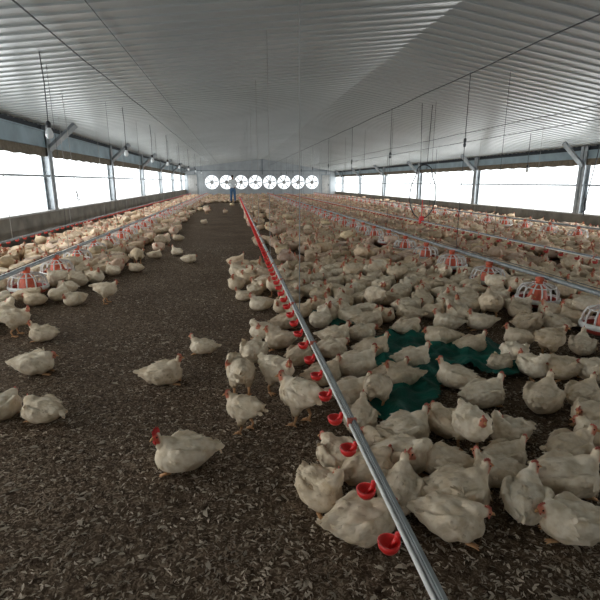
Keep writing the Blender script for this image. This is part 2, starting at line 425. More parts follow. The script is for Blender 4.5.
cords(P1, 3.20, [3.2 + 3.2 * k for k in range(13)], M['wire'], top=2.72)
cords(P2, -2.42, [4.2 + 3 * k for k in range(13)], M['wire'], False, .003)
cords(D2, 4.715, [5.0 + 3 * k for k in range(13)], M['wire'], False, .004)
cords(P3, 7.62, [8.2 + 3 * k for k in range(12)], M['rope'], False, .004)
cords(D3, -3.78, [8.6 + 3 * k for k in range(12)], M['rope'], False, .005)

def make_bulb():
    t = empty('hanging_bulb', (0, 0, 0)); b = MB()
    b.lathe([(0, -.075), (.022, -.070), (.036, -.05), (.040, -.03), (.034, -.005), (.022, .02), (.018, .035)], 16); b.build('bulb', M['bulb'], t, True)
    b = MB(); b.lathe([(.019, .03), (.024, .035), (.024, .08), (.012, .095), (0, .1)], 12); b.build('socket', M['hose'], t, True)
    return t
b0 = make_bulb(); bulbs = [(-2.30 + .03 * k, q, 1.93, None) for k, q in enumerate((6.66, 10.98, 14.2, 17.2, 20.6, 24.4, 28.4, 33))] + [(8.1, 12.4, 1.65, 0), (8.1, 18.5, 1.66, 0), (8.1, 24.6, 1.66, 0)]
for k, (x, y, z, q) in enumerate(bulbs):
    o = b0 if k == 0 else copy_tree(b0); o.location = (x, y, z)
    if k == 0: o.scale = (1.25, 1.25, 1.25)
    tag(o, 'large milky light bulb on a dark cord before the nearest left column' if k == 0 else ('second hanging bulb of the left row, before the second left column' if k == 1 else ('small hanging bulb farther down the left window side' if k < 8 else ('pale bulb hanging before the wide nearest window on the right' if k == 8 else 'small pale bulb hanging farther down the right window side'))), 'light bulb', 'hanging light bulbs')
    zz = ceil_z(x)
for k, (x, y, z, q) in enumerate(bulbs):
    b = MB(); zt = ceil_z(x) - z; b.tube([(0, 0, .09), (.003, .02, zt * .5), (-.01, 0, zt)], .0055, 5)
    src = [o for o in C.objects if o.name.startswith('hanging_bulb')][k]
    b.build('cord', M['wire'], src, True)

# black hose loop of the water line regulator
def hose():
    t = empty('hose_loop', (4.70, 11.4, .36)); pts = []
    for i in range(33):
        a = -PI / 2 + 2 * PI * i / 32 * .93 + .2
        pts.append((.34 * math.cos(a), 0, .62 + .58 * math.sin(a) + (.15 if math.sin(a) > .8 else 0)))
    b = MB(); b.tube(pts, .014, 8); b.build('hose', M['hose'], t, True)
    b = MB(); b.tube([(-.10, 0, 1.25), (-.16, 0, ceil_z(4.6) - .37)], .007, 5); b.tube([(.06, 0, 1.25), (.10, 0, ceil_z(4.8) - .37)], .007, 5); b.build('cord', M['wire'], t, True)
    b = MB(); b.box(-.05, .05, -.04, .04, -.06, .10); b.tube([(0, 0, .1), (0, 0, .5)], .012, 8); b.build('regulator', M['redp'], t)
    tag(t, 'black hose hanging in a loop before the right windows', 'hose')
hose()
def pull():
    t = empty('pull_rope', (7.2, 8.9, 0)); 
    b = MB(); b.tube([(.20, 0, ceil_z(7.3) - .02), (.10, 0, 1.7), (.0, 0, .95), (-.01, 0, .62)], .009, 6); b.build('rope', M['wire'], t, True)
    b = MB(); b.tube([(0, 0, .98), (-.015, 0, .86), (.01, 0, .74), (-.03, 0, .70)], [.02, .028, .02, .012], 8); b.build('hook', M['hose'], t, True)
    tag(t, 'dark rope with a hook hanging by the nearest right column', 'rope')
pull()
# hook on cord before the second left window
t = empty('hook_cord', (-2.75, 8.9, 1.0)); b = MB(); b.tube([(0, 0, .1), (-.05, 0, ceil_z(-2.75) - 1.02)], .005, 5); b.build('cord', M['rope'], t, True)
b = MB(); b.tube([(0, 0, .14), (.02, 0, .08), (0, 0, .03), (.025, 0, -.02), (.05, 0, .02)], .011, 6); b.build('hook', M['hose'], t, True)
tag(t, 'pale cord with a dark hook hanging before the second left window', 'cord')

# ------------------------------------------------------------------ green netting
def net(name, poly, label, seed):
    rr = random.Random(seed); P = [floor_at(*q) for q in poly]
    cx = sum(p[0] for p in P) / len(P); cy = sum(p[1] for p in P) / len(P)
    def inside(x, y):
        c = False; n = len(P)
        for i in range(n):
            (x1, y1), (x2, y2) = P[i], P[(i + 1) % n]
            if (y1 > y) != (y2 > y) and x < (x2 - x1) * (y - y1) / (y2 - y1) + x1: c = not c
        return c
    st = .022; x0, x1 = min(p[0] for p in P), max(p[0] for p in P); y0, y1 = min(p[1] for p in P), max(p[1] for p in P)
    ph = [(rr.uniform(4, 26), rr.uniform(0, PI), rr.uniform(0, 6), rr.uniform(.3, 1)) for _ in range(14)]
    idx = {}; v = []; f = []
    def vert(i, j):
        if (i, j) not in idx:
            x, y = x0 + i * st, y0 + j * st
            h = sum(a * abs(math.sin((x * math.cos(d) + y * math.sin(d)) * fr + o)) for fr, d, o, a in ph) / 14
            idx[(i, j)] = len(v); v.append((x + rr.uniform(-.004, .004), y + rr.uniform(-.004, .004), .006 + .24 * h ** 2))
        return idx[(i, j)]
    for i in range(int((x1 - x0) / st) + 1):
        for j in range(int((y1 - y0) / st) + 1):
            if inside(x0 + (i + .5) * st, y0 + (j + .5) * st): f.append((vert(i, j), vert(i + 1, j), vert(i + 1, j + 1), vert(i, j + 1)))
    b = MB(); b.add(v, f); o = b.build(name, M['net'], smooth=True); tag(o, label, 'netting'); return o
net('netting', [(384, 338), (420, 334), (455, 343), (490, 345), (524, 362), (518, 380), (500, 384), (470, 372), (452, 372), (440, 385), (442, 402), (430, 414), (400, 428), (376, 424), (366, 404), (378, 380), (362, 352)], 'large crumpled dark green netting lying among the chickens right of the water line', 3)
net('netting', [(309, 311), (330, 309), (358, 315), (358, 326), (336, 331), (312, 326)], 'small crumpled piece of dark green netting just behind the large one', 5)

# ------------------------------------------------------------------ chickens
def interp(pts, n):
    """catmull-rom through (x,y,z,ry,rz)"""
    out = []; L = len(pts)
    for i in range(L - 1):
        p0, p1, p2, p3 = pts[max(i - 1, 0)], pts[i], pts[i + 1], pts[min(i + 2, L - 1)]
        for k in range(n):
            t = k / n
            out.append([.5 * (2 * b_ + (c_ - a_) * t + (2 * a_ - 5 * b_ + 4 * c_ - d_) * t * t + (3 * b_ - a_ - 3 * c_ + d_) * t ** 3) for a_, b_, c_, d_ in zip(p0, p1, p2, p3)])
    out.append(list(pts[-1])); return out
def sweep(b, pts, n=5, ring=16):
    q = interp(pts, n)
    b.tube([p[:3] for p in q], [(max(p[3], .003), max(p[4], .003)) for p in q], ring)

def chicken_mesh(name, pose, yaw=0.0, rooster=False, voxel=.0075, feathers=300, seed=1):
    rr = random.Random(seed)
    stand = pose in ('stand', 'peck', 'standpreen'); dz = .085 if stand else 0.0
    b = MB()
    # trunk: tail -> breast, elliptical sections, sagging on the ground when sitting
    if stand: trunk = [(-.195, 0, .175, .008, .012), (-.155, 0, .16, .035, .038), (-.09, 0, .135, .075, .075), (-.01, 0, .115, .098, .092), (.065, 0, .112, .094, .090), (.12, 0, .125, .066, .066), (.15, 0, .14, .03, .03)]
    else: trunk = [(-.205, 0, .115, .008, .012), (-.165, 0, .105, .038, .036), (-.10, 0, .095, .082, .070), (-.015, 0, .090, .108, .084), (.065, 0, .090, .104, .084), (.125, 0, .098, .074, .066), (.155, 0, .11, .03, .03)]
    trunk = [(x, y, z + dz, ry, rz) for x, y, z, ry, rz in trunk]; sweep(b, trunk, 5, 20)
    zb = .10 + dz
    # neck and head
    cy, sy = math.cos(yaw), math.sin(yaw)
    if pose in ('sit', 'stand'):
        hx, hz = (.145, .212) if pose == 'sit' else (.155, .258)
        hz += 0 if not stand else dz * .35
        head = Vector((hx, .015 * sy, hz)); nk = [(.080, 0, zb + .030, .066, .060), (.118, 0, zb + .062, .047, .044), (head.x - .012 + .0 * cy, head.y, head.z - .038, .027, .026), (head.x, head.y, head.z, .022, .022)]
        hd = Vector((cy, sy, -.12)).normalized()
    elif pose == 'low':
        head = Vector((.165, .03 * sy, .15)); nk = [(.085, 0, zb + .03, .06, .055), (.125, 0, zb + .05, .042, .04), (head.x - .01, head.y, head.z, .026, .025)]
        hd = Vector((cy, sy, -.25)).normalized()
    elif pose == 'peck':
        head = Vector((.235, 0, .075)); nk = [(.09, 0, zb + .01, .06, .055), (.15, 0, zb - .005, .04, .038), (.205, 0, .125, .028, .027), (head.x, 0, head.z, .022, .022)]
        hd = Vector((.5, .0, -.86)).normalized()
    else:                                                               # preening, head laid back on a shoulder
        sg = 1 if yaw >= 0 else -1; hz = zb + .085
        head = Vector((.035, sg * .095, hz - .015)); nk = [(.085, 0, zb + .035, .058, .055), (.125, sg * .025, zb + .085, .036, .036), (.095, sg * .07, hz + .015, .028, .027), (head.x, head.y, head.z, .022, .022)]
        hd = Vector((-.65, sg * .45, -.6)).normalized()
    sweep(b, nk, 5, 14)
    side_ = hd.cross(Vector((0, 0, 1))).normalized(); hup = side_.cross(hd)
    q = []
    for t, r_ in ((-.022, .012), (-.012, .021), (.004, .023), (.018, .017), (.028, .009)): q.append((*(head + hd * t), r_, r_))
    sweep(b, q, 3, 12)
    # folded wings: flat bulges with a raised shoulder and pointed tip
    for sg in (-1, 1):
        oy = sg * (.083 if not stand else .078); lift = rr.uniform(-.006, .008)
        w = [(.085, oy * .82, zb + .028, .014, .018), (.045, oy * 1.05, zb + .026 + lift, .022, .042), (-.02, oy * 1.13, zb + .014 + lift, .022, .050), (-.09, oy * .92, zb + .010, .016, .036), (-.15, oy * .52, zb + .012, .010, .016), (-.185, oy * .3, zb + .014, .004, .006)]
        q = interp(w, 5); b.tube([p[:3] for p in q], [(max(p[3], .003), max(p[4], .003)) for p in q], 12)
    if stand:
        for sg in (-1, 1): sweep(b, [(-.02, sg * .05, zb - .03, .05, .055), (-.015, sg * .055, zb - .075, .036, .04), (-.02, sg * .055, .075, .013, .015)], 4, 12)
    me = b.mesh('tmp', M['bird']); ob = bpy.data.objects.new('tmp', me); C.objects.link(ob)
    md = ob.modifiers.new('r', 'REMESH'); md.mode = 'VOXEL'; md.voxel_size = voxel
    sm = ob.modifiers.new('s', 'SMOOTH'); sm.factor = .5; sm.iterations = 2 if voxel < .012 else 1
    dg = bpy.context.evaluated_depsgraph_get(); me2 = bpy.data.meshes.new_from_object(ob.evaluated_get(dg))
    bpy.data.objects.remove(ob); bpy.data.meshes.remove(me)
    V = [v.co.copy() for v in me2.vertices]; N = [v.normal.copy() for v in me2.vertices]; Fc = [tuple(p.vertices) for p in me2.polygons]
    bpy.data.meshes.remove(me2)
    ph = [(rr.uniform(22, 75), rr.uniform(22, 75), rr.uniform(0, 6)) for _ in range(6)]
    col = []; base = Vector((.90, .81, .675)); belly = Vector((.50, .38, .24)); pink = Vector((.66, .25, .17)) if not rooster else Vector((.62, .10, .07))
    for i, p in enumerate(V):
        d = (p - head).length
        if d > .055:
            a = sum(math.sin(p.x * f_ + o_) * math.sin((p.y + p.z) * g_ - o_) for f_, g_, o_ in ph) / 6
            V[i] = p + N[i] * a * .011
        if V[i].z < .004: V[i].z = .004
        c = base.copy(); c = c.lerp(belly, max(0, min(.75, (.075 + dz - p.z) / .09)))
        rel = p - head; fr = rel.dot(hd)
        if d < .04 and fr > -.008: c = c.lerp(pink, max(0, min(1, (fr + .008) / .012)))
        col.append(c)
    out = MB(); out.add(V, Fc, 0)
    # loose feather layer
    if feathers:
        cen = []
        for p in Fc:
            q = sum((V[i] for i in p), Vector()) / len(p); nn = (V[p[1]] - V[p[0]]).cross(V[p[2]] - V[p[0]])
            if nn.length > 0: cen.append((q, nn.normalized()))
        for _ in range(feathers):
            q, nn = rr.choice(cen)
            dh = (q - head).length
            if dh < .05 or q.z < .03 or nn.z < -.35: continue
            fl = Vector((-1, rr.uniform(-.25, .25), -.28 if q.x > -.1 else .1)); fl = fl - nn * fl.dot(nn)
            if fl.length < .2: fl = Vector((0, 0, -1)) - nn * (-nn.z)
            fl.normalize(); ln = rr.uniform(.022, .040) * (1.5 if q.x < -.11 else 1) * (.6 if dh < .09 else 1); wd = ln * rr.uniform(.26, .36)
            lift = rr.uniform(.06, .27) if rr.random() < .9 else rr.uniform(.3, .6); sd = nn.cross(fl)
            v = []
            for t, ww in ((0, .5), (.4, 1), (.8, .75), (1.0, .12)):
                cpt = q - nn * .002 + fl * ln * t + nn * ln * lift * t * (1 - .45 * t)
                v += [cpt - sd * wd * ww - nn * wd * .25 * ww, cpt + nn * wd * .12, cpt + sd * wd * ww - nn * wd * .25 * ww]
            out.add(v, [(3 * i + k, 3 * i + k + 1, 3 * i + k + 4, 3 * i + k + 3) for i in range(3) for k in range(2)], 0)
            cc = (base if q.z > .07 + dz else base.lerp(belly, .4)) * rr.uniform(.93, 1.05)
            col += [cc] * 12
    fine = voxel < .012; ncol = len(out.v)
    # beak, comb, wattles, eyes
    rn = 8 if fine else 5
    bk = head + hd * .024
    out.tube([bk, bk + hd * .012 - hup * .001, bk + hd * .024 - hup * .007], [.009, .0065, .001], rn, 1)
    cs = 1.9 if rooster else .85; cp = []; tk = .003 * (1.6 if rooster else 1)
    prof = [(-.018, .004), (-.014, .016), (-.009, .010), (-.004, .020), (.001, .011), (.006, .018), (.011, .009), (.016, .011), (.019, .002)]
    v = []
    for sg in (-1, 1):
        for t, h_ in prof: v.append(head + hd * t * (1.25 if rooster else 1) + hup * (.018 + h_ * cs) + side_ * sg * tk)
        for t, h_ in prof: v.append(head + hd * t * (1.1 if rooster else 1) + hup * .012 + side_ * sg * tk)
    k = len(prof); f = []
    for sgi in (0, 1):
        o = sgi * 2 * k; f += [(o + i, o + i + 1, o + k + i + 1, o + k + i) for i in range(k - 1)]
    f += [(i, 2 * k + i, 2 * k + i + 1, i + 1) for i in range(k - 1)]
    out.add(v, f, 2)
    for sg in (-1, 1):
        w0 = head + hd * .018 - hup * .014 + side_ * sg * .007; wl = .026 if rooster else .010
        out.tube([w0, w0 - hup * wl * .5, w0 - hup * wl], [.005, .009 if rooster else .005, .004], rn, 2)
        if fine:
            e = head + hd * .008 + hup * .005 + side_ * sg * .0185
            out.tube([e - side_ * sg * .004, e + side_ * sg * .001, e + side_ * sg * .0035], [.0052, .005, .002], 8, 4)
    # legs
    if stand:
        for sg in (-1, 1):
            fx = .015 * sg; out.tube([(-.02, sg * .055, .085), (-.03 + fx, sg * .055, .055), (-.012 + fx, sg * .055, .012)], [.012, .009, .009], rn, 3)
            for a in (-.5, 0, .5, PI):
                ln = .055 if a != PI else .025
                out.tube([(-.012 + fx, sg * .055, .011), (-.012 + fx + ln * .6 * math.cos(a), sg * .055 + ln * .6 * math.sin(a), .009), (-.012 + fx + ln * math.cos(a), sg * .055 + ln * math.sin(a), .003)], [.008, .006, .002], rn, 3)
    elif fine:
        for sg in (-1, 1):
            for a in (-.45, 0, .45): out.tube([(.08, sg * .045, .014), (.112 + .015 * math.cos(a), sg * .045 + .015 * math.sin(a), .010), (.118 + .03 * math.cos(a), sg * .045 + .035 * math.sin(a), .004)], [.008, .006, .002], 6, 3)
    col += [Vector((1, 1, 1))] * (len(out.v) - ncol)
    me = out.mesh(name, [M['bird'], M['beak'], M['comb'] if rooster else M['combp'], M['leg'], M['eye']], True)
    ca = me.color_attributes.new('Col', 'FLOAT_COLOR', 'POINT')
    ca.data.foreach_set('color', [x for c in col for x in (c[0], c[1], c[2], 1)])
    return me, out, col

SPEC = {
    'up': ('sit', 0), 'lf': ('sit', .9), 'rg': ('sit', -.9), 'lo': ('low', .3), 'lo2': ('low', -.7),
    'pl': ('sitpreen', 1), 'pr': ('sitpreen', -1), 'st': ('stand', 0), 'sl': ('stand', .9), 'sr': ('stand', -.8), 'pk': ('peck', 0), 'sp': ('standpreen', 1)}
PROTO = {k: chicken_mesh('chicken', p, y, seed=i + 3)[0] for i, (k, (p, y)) in enumerate(SPEC.items())}
PROTO['ro'] = chicken_mesh('chicken', 'sit', .55, rooster=True, feathers=260, seed=77)[0]
MED = {k: chicken_mesh('chicken', *SPEC[k], voxel=.014, feathers=70, seed=i + 30)[0] for i, k in enumerate(SPEC)}
LOW = [chicken_mesh('low', *SPEC[k], voxel=.027, feathers=0, seed=i + 60)[1:] for i, k in enumerate(('up', 'lf', 'rg', 'lo', 'lo2', 'pl', 'st', 'pk'))]

# (photo x, photo y of body middle, heading on the photo in degrees: 0 right, 90 away, 180 left, 270 near, pose, size, label)
W = 'white chicken '
HERO = [
 (184,454,195,'ro',1.20,'white rooster with large red comb sitting on the bare litter in the left foreground'),
 (163,374,12,'up',1.02,'dirty-white chicken with red comb sitting alone on bare litter, head raised to the right'),
 (203,347,172,'up',.82,'small white chicken resting alone nearer the flock edge, head to the left'),
 (244,411,150,'sl',.90,'white chicken standing on bare litter before the water line, head turned left'),
 (34,364,8,'lo',1.05,'white chicken lying flat on the litter at the left, tail stretched toward the photo edge'),
 (42,411,160,'lo2',1.0,'white chicken with head drawn in, second from the left edge in the lowest left pair'),
 (2,408,80,'lo',1.0,'white chicken half cut by the left photo edge beside another resting one'),
 (43,334,172,'lf',.92,'small white chicken sitting on the left litter with short raised head, below the standing one'),
 (15,320,15,'sr',1.0,'white chicken standing at the left photo edge below the nearest left feeder'),
 (35,300,178,'lo',.95,'white chicken lying right below the nearest left pan feeder'),
 (106,291,14,'st',.98,'white chicken standing with orange legs at the flock edge, head up to the right'),
 (75,299,235,'lo',1.0,'white chicken crouching head-down beside the standing one near the left feeders'),
 (70,276,200,'up',1.0,'white chicken sitting right behind the second left pan feeder'),
 (113,271,150,'up',1.0,'white chicken facing left behind the standing one by the left feeders'),
 (136,268,170,'lo',.9,'white chicken resting just right of the left flock edge, behind the standing one'),
 (189,259,10,'lo',.95,'nearer of two white chickens resting on the litter away from the left feeders'),
 (177,252,150,'up',.95,'farther of two white chickens resting on the litter away from the left feeders'),
 # right of / along the water line
 (277,372,320,'sr',.98,'white chicken standing at the flock edge left of the water line, face turned right'),
 (241,375,100,'sp',1.0,'white chicken seen from behind with ruffled rump, standing at the flock edge'),
 (254,352,80,'lo',1.05,'large dull white chicken facing away behind the ruffled standing one'),
 (300,398,140,'sl',1.12,'large white chicken standing against the water line, seen from behind'),
 (280,340,200,'up',1.0,'white chicken sitting close left of the water line behind the standing pair'),
 (263,331,170,'pl',.95,'white chicken preening at the left flock edge'),
 (285,322,20,'lo',.95,'white chicken lying next to the red cups behind the preening one'),
 (244,296,175,'lf',.8,'small white chicken at the far left tip of the flock edge'),
 (261,304,200,'up',1.0,'white chicken beside the small one at the left tip of the flock edge'),
 (283,306,240,'lo',1.0,'white chicken resting left of the pipe beside the flock tip'),
 (265,281,10,'lo',.95,'oval white chicken resting left of the water line farther back'),
 (297,277,95,'up',.95,'white chicken facing away right behind the nearest hanging cord'),
 (314,280,15,'lo',1.0,'oval white chicken with clean back right of the nearest cord'),
 (321,295,40,'pr',1.1,'large white chicken preening behind the small piece of netting'),
 (300,311,10,'up',.98,'white chicken with red face looking right, left of the small netting'),
 (344,302,110,'up',1.0,'white chicken facing away just behind the small netting'),
 (369,321,15,'up',1.05,'white chicken with raised head right of the small netting'),
 (350,272,160,'lo',1.0,None), (336,282,20,'up',.95,None),
 (362,286,165,'lo',1.0,None), (362,299,10,'up',1.0,'white chicken with red face sitting right, behind the small netting group'),
 (389,299,170,'lo',1.0,None), (387,282,30,'lo',1.0,None),
 (335,336,8,'up',1.0,'white chicken facing right directly below the small netting'),
 (362,333,12,'lo2',.95,'white chicken resting between the two pieces of netting'),
 (331,349,10,'lo',1.0,'white chicken low behind the water line, below the small netting'),
 (373,349,15,'up',1.0,'white chicken with raised red face on the upper left edge of the large netting'),
 (356,366,12,'up',1.18,'largest white chicken lying across the left of the large netting, facing right'),
 (299,356,60,'up',.95,'white chicken behind the red cups, head toward the pipe'),
 (324,375,25,'up',.98,'white chicken with bright red face directly right of the water line'),
 (352,392,10,'up',1.0,'white chicken facing right between water line and large netting'),
 (378,389,60,'pk',.9,'ruffled white chicken tail-up at the left edge of the large netting'),
 (392,374,10,'up',.9,'white chicken sitting on the left part of the large netting'),
 (319,489,295,'pl',1.10,'fluffy white chicken preening left of the water line in the foreground'),
 (337,456,120,'lo',1.05,'round white chicken partly hidden by red cups in the foreground'),
 (360,420,75,'up',1.05,'white chicken facing away right of the water line, left of the netting corner'),
 (407,430,20,'up',1.10,'white chicken with long back lying below the netting, facing right'),
 (404,456,350,'pr',1.15,'large white chicken with head bent over its back, right of the water line'),
 (368,470,30,'lo',1.15,'white chicken lying directly behind the pipe in the foreground'),
 (400,492,70,'up',1.12,'white chicken with raised head facing the camera side, right of the pipe end'),
 (362,522,10,'lo',1.15,'white chicken cut by the bottom photo edge left of the pipe end'),
 (444,463,170,'lf',1.0,'white chicken with raised head amid the lower crowd, face to the right'),
 (456,378,148,'up',1.0,'white chicken sitting right at the netting edge with its head to the left'),
 (484,395,18,'up',1.06,'white chicken with red face raised right, just below the netting'),
 (471,427,275,'st',1.05,'scruffy white chicken with ruffled dirty breast standing toward the camera'),
 (443,423,100,'lo',1.0,'white chicken facing away beside the scruffy ruffled one'),
 (511,432,200,'pr',1.0,'white chicken preening with hidden head right of the scruffy one'),
 (543,399,50,'up',1.15,'big clean white chicken sitting on dark litter, head up away to the right'),
 (583,396,35,'up',1.0,'white chicken with red face next to the big clean one, near the right edge'),
 (497,472,175,'rg',1.0,'white chicken with orange beak pointing left in the lower crowd'),
 (506,456,12,'up',.9,'smaller white chicken facing right behind the orange-beaked one'),
 (458,493,12,'up',1.22,'large bright white chicken facing right in the bottom foreground'),
 (526,501,60,'rg',1.1,'white chicken with ruffled tail feathers in the bottom foreground, face to the right'),
 (450,518,340,'lo',1.15,'dull white chicken cut by the bottom photo edge under the bright one'),
 (571,449,15,'rg',1.05,'white chicken with upright tail and red face to the right, right foreground'),
 (566,478,2,'up',1.25,'long-bodied white chicken lying sideways at the right photo edge'),
 (574,523,170,'lo',1.1,'white back of a chicken cut by the bottom edge at the right corner'),
 (597,437,120,'lo',1.0,'white chicken cut by the right photo edge behind the long-bodied one'),
 (592,415,200,'lo',1.0,'white chicken resting by the right photo edge below the red-faced one'),
 (413,359,12,'up',1.0,'white chicken lying on the green netting with its red face to the right'),
 (402,377,190,'up',.95,'white chicken sitting in the left middle of the green netting'),
 (472,345,10,'up',.92,'white chicken lying on the upper right edge of the netting'),
 (441,337,175,'lo',1.05,'long white chicken lying behind the upper edge of the large netting'),
 (433,312,20,'up',1.0,None), (447,323,170,'up',1.0,'white chicken facing left behind the netting, two rows back'),
 (409,314,150,'up',1.0,None), (407,328,20,'lo',1.0,None),
 (481,322,185,'up',1.0,'white chicken with head to the left below the third right feeder'),
 (528,323,15,'lo',1.1,'big oval white chicken below the nearest whole right feeder'),
 (556,323,120,'up',1.0,'white chicken facing away below the nearest whole right feeder'),
 (550,341,15,'sr',1.0,'bright white chicken perched among dull ones below the right feeders'),
 (514,353,260,'lo',1.0,'dull white chicken facing the camera right of the netting'),
 (519,338,170,'up',.95,'white chicken resting behind the dull one right of the netting'),
 (532,366,270,'pl',1.0,'round white chicken with tucked head at the right end of the netting'),
 (563,368,200,'lo2',1.05,'white chicken beside the round tucked one, right middle ground'),
 (582,346,60,'up',1.0,'white chicken right of the bright perched one'),
 (598,372,160,'lo',1.0,'white chicken cut by the right photo edge in the middle ground'),
 (382,441,160,'lo',.9,'small white chicken behind the pipe, left of the bent-over one'),
 (500,364,30,'lo',.8,None) ,
 (118,256,185,'lo',1,None),(137,256,20,'up',1,None),(155,255,10,'up',.95,None),(151,238,90,'up',1,None),(178,238,170,'lo',1,None),
 (193,212,30,'lo',1,None),(204,222,60,'lo',1,None),(162,231,170,'lo',1,None),(206,207,30,'lo',1,None),(201,246,20,'lo',0.01,None),
]
ZONE = {
 'A': ('white chicken packed between middle water line and right feeder row, behind the netting', 'flock between the middle water line and the right feeder row'),
 'B': ('white chicken in the packed flock just beyond the right feeder row', 'flock beyond the right feeder row'),
 'C': ('white chicken in the flock between the far right water line and the right wall', 'flock beside the right wall'),
 'D': ('white chicken near the left side of the middle water line, farther back', 'flock left of the middle water line'),
 'E': ('white chicken at the aisle side of the left feeder row, farther back', 'flock on the aisle side of the left feeders'),
 'F': ('white chicken between the left feeder row and the low left wall', 'flock between left feeders and left wall'),
 'G': ('white chicken under or right beside the pan feeders of the right row', 'flock under the right feeder row'),
}
def zone(x, y):
    if x < -2.3: return 'F'
    if x < -.55: return 'E'
    if x < .47: return 'D'
    if x < 2.75: return 'A'
    if x < 3.3: return 'G'
    return 'B' if x < 4.7 else 'C'
BX, BY = .74, .84
birds = []                                                             # x, y, heading, pose, size, label
for px, py, hd_, ps_, sc_, lb_ in HERO:
    if sc_ < .1: continue
    st_ = ps_ in ('st', 'sl', 'sr', 'pk', 'sp')
    sc_ *= 1 - .12 * min(1, max(0, (py - 380) / 60))
    x, y = floor_at(px, py, (.17 if st_ else .085) * sc_ * BY); birds.append([x, y, math.radians(hd_) - YAW, ps_, sc_, lb_, True])

# fill the flock: density by zone, minimum spacing by dart throwing on a hash grid
cell = .3; grid = {}
def ok(x, y, d):
    gx, gy = int(x // cell), int(y // cell)
    for i in range(gx - 2, gx + 3):
        for j in range(gy - 2, gy + 3):
            for q in grid.get((i, j), ()):
                if (q[0] - x) ** 2 + (q[1] - y) ** 2 < max(d, q[2]) ** 2 * (1 if q[2] >= d else 1): return False
    return True
def put(x, y, d): grid.setdefault((int(x // cell), int(y // cell)), []).append((x, y, d))
for q in birds: put(q[0], q[1], .18 * q[4])
for x, y in FEED: put(x, y, .30)
NETP = [floor_at(455, 380), floor_at(400, 400), floor_at(420, 385)]
def dens(x, y):
    """probability that a spot in the house carries a bird, read off the photograph"""
    if y < 1.0 or x < XL + .42 or x > XR - .42: return 0
    if 29.2 < y < 31.4 and -.95 < x < .42: return 0
    if y > 31: return .8
    if x < .47 - .0:
        e = -1.30 - .5 * min(1, max(0, (y - 7) / 14)) + (.9 if y > 29 else 0) * (y - 29) / 2   # edge of the left flock
        if x < e - .45: return 1.0 if y > 5.3 else (.0 if x > -2.2 else .6)
        if x < e: return .30 if y > 7.5 else 0
        if 5 < y < 9.5 and x > .47 - .5 * min(1, (9.5 - y) / 2): return .6
        return .0012 if y > 8 else 0
    if y < 4.0 and x < 2.85: return 0
    if y < 2.0 : return 0
    if .47 <= x < 1.3 and 8 < y < 20: return .5
    return 1.0
CAND = []
NT = 100000
for _ in range(NT):
    y = YF + (YB - .6 - YF) * R.random(); x = R.uniform(XL + .2, XR - .25)
    CAND.append((y, x))
CAND.sort()
# near spots first so that the packing stays even
SZ = list(SPEC)
for y, x in CAND:
    if R.random() > dens(x, y): continue
    nz = noise.noise(Vector((x * 1.3, y * .9, 3.1)))
    gap = .33
    if -.3 < x < 1.25 and 7.5 < y < 24: gap = -.05
    elif x < -.9 and x > -1.9: gap = .02
    if nz > gap: continue
    w = proj((x, y, .1))
    if w[2] < .5 or w[0] < -40 or w[0] > 640: continue
    if abs(x - .47) < .10 and y < 9: pass
    d = .215 if y < 10 else .225 if y < 16 else .275
    if not ok(x, y, d): continue
    put(x, y, d)
    ps_ = R.choices(SZ, [5, 4, 4, 7, 6, 2, 2, 1.2, .8, .8, .6, .5])[0]
    birds.append([x, y, R.uniform(0, 2 * PI), ps_, R.uniform(.96, 1.18), None, False])
vis = []
for q in birds:
    p = proj((q[0], q[1], .12)); q.append(p[2]); vis.append(q)
vis.sort(key=lambda q: (not q[6], q[7]))
ind = vis[:300]; rest = vis[300:]
for q in ind:
    x, y, h, ps_, sc_, lb_, hero, w = q
    me = PROTO[ps_] if (hero and w < 4.5) or ps_ == 'ro' or w < 3.6 else MED[ps_]
    o = bpy.data.objects.new('rooster' if ps_ == 'ro' else 'chicken', me); C.objects.link(o)
    o.location = (x, y, 0); o.rotation_euler = (0, 0, h); o.scale = (sc_ * BX, sc_ * BY * R.uniform(.95, 1.05), sc_ * BY)
    zl, zg = ZONE[zone(x, y)]
    tag(o, lb_ or zl, 'chicken', None if lb_ else zg)
# the remaining birds of the flock, one object
import numpy as np
LV = []
for mb, col in LOW:
    LV.append((np.array([tuple(p) for p in mb.v]), mb.f, mb.m, np.array([(c[0], c[1], c[2], 1) for c in col])))
vv = []; ff = []; mm = []; cc = []; off = 0
for q in rest:
    x, y, h, ps_, sc_ = q[:5]; V, Fq, Mq, Cq = LV[R.choices(range(8), [4, 4, 4, 5, 5, 1.5, .8, .4])[0]]
    c_, s_ = math.cos(h), math.sin(h); A = V * np.array([BX, BY, BY]) * sc_ * 1.06
    vv.append(np.stack([A[:, 0] * c_ - A[:, 1] * s_ + x, A[:, 0] * s_ + A[:, 1] * c_ + y, A[:, 2]], 1))
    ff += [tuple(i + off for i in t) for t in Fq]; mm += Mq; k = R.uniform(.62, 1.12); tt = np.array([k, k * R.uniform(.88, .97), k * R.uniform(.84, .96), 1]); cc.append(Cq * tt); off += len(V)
me = bpy.data.meshes.new('chicken'); me.from_pydata(np.concatenate(vv).tolist(), [], ff)
for k in ('bird', 'beak', 'combp', 'leg', 'eye'): me.materials.append(M[k])
me.polygons.foreach_set('material_index', mm); me.polygons.foreach_set('use_smooth', [True] * len(ff))
ca = me.color_attributes.new('Col', 'FLOAT_COLOR', 'POINT'); ca.data.foreach_set('color', np.concatenate(cc).astype(np.float32).ravel())
o = bpy.data.objects.new('chicken_flock', me); C.objects.link(o)
tag(o, 'rest of the white chicken flock filling the house toward the back wall', 'chickens', None, 'stuff')
print('BIRDS', len(birds), 'ind', len(ind), 'farthest individual', ind[-1][7], 'faces', len(ff))

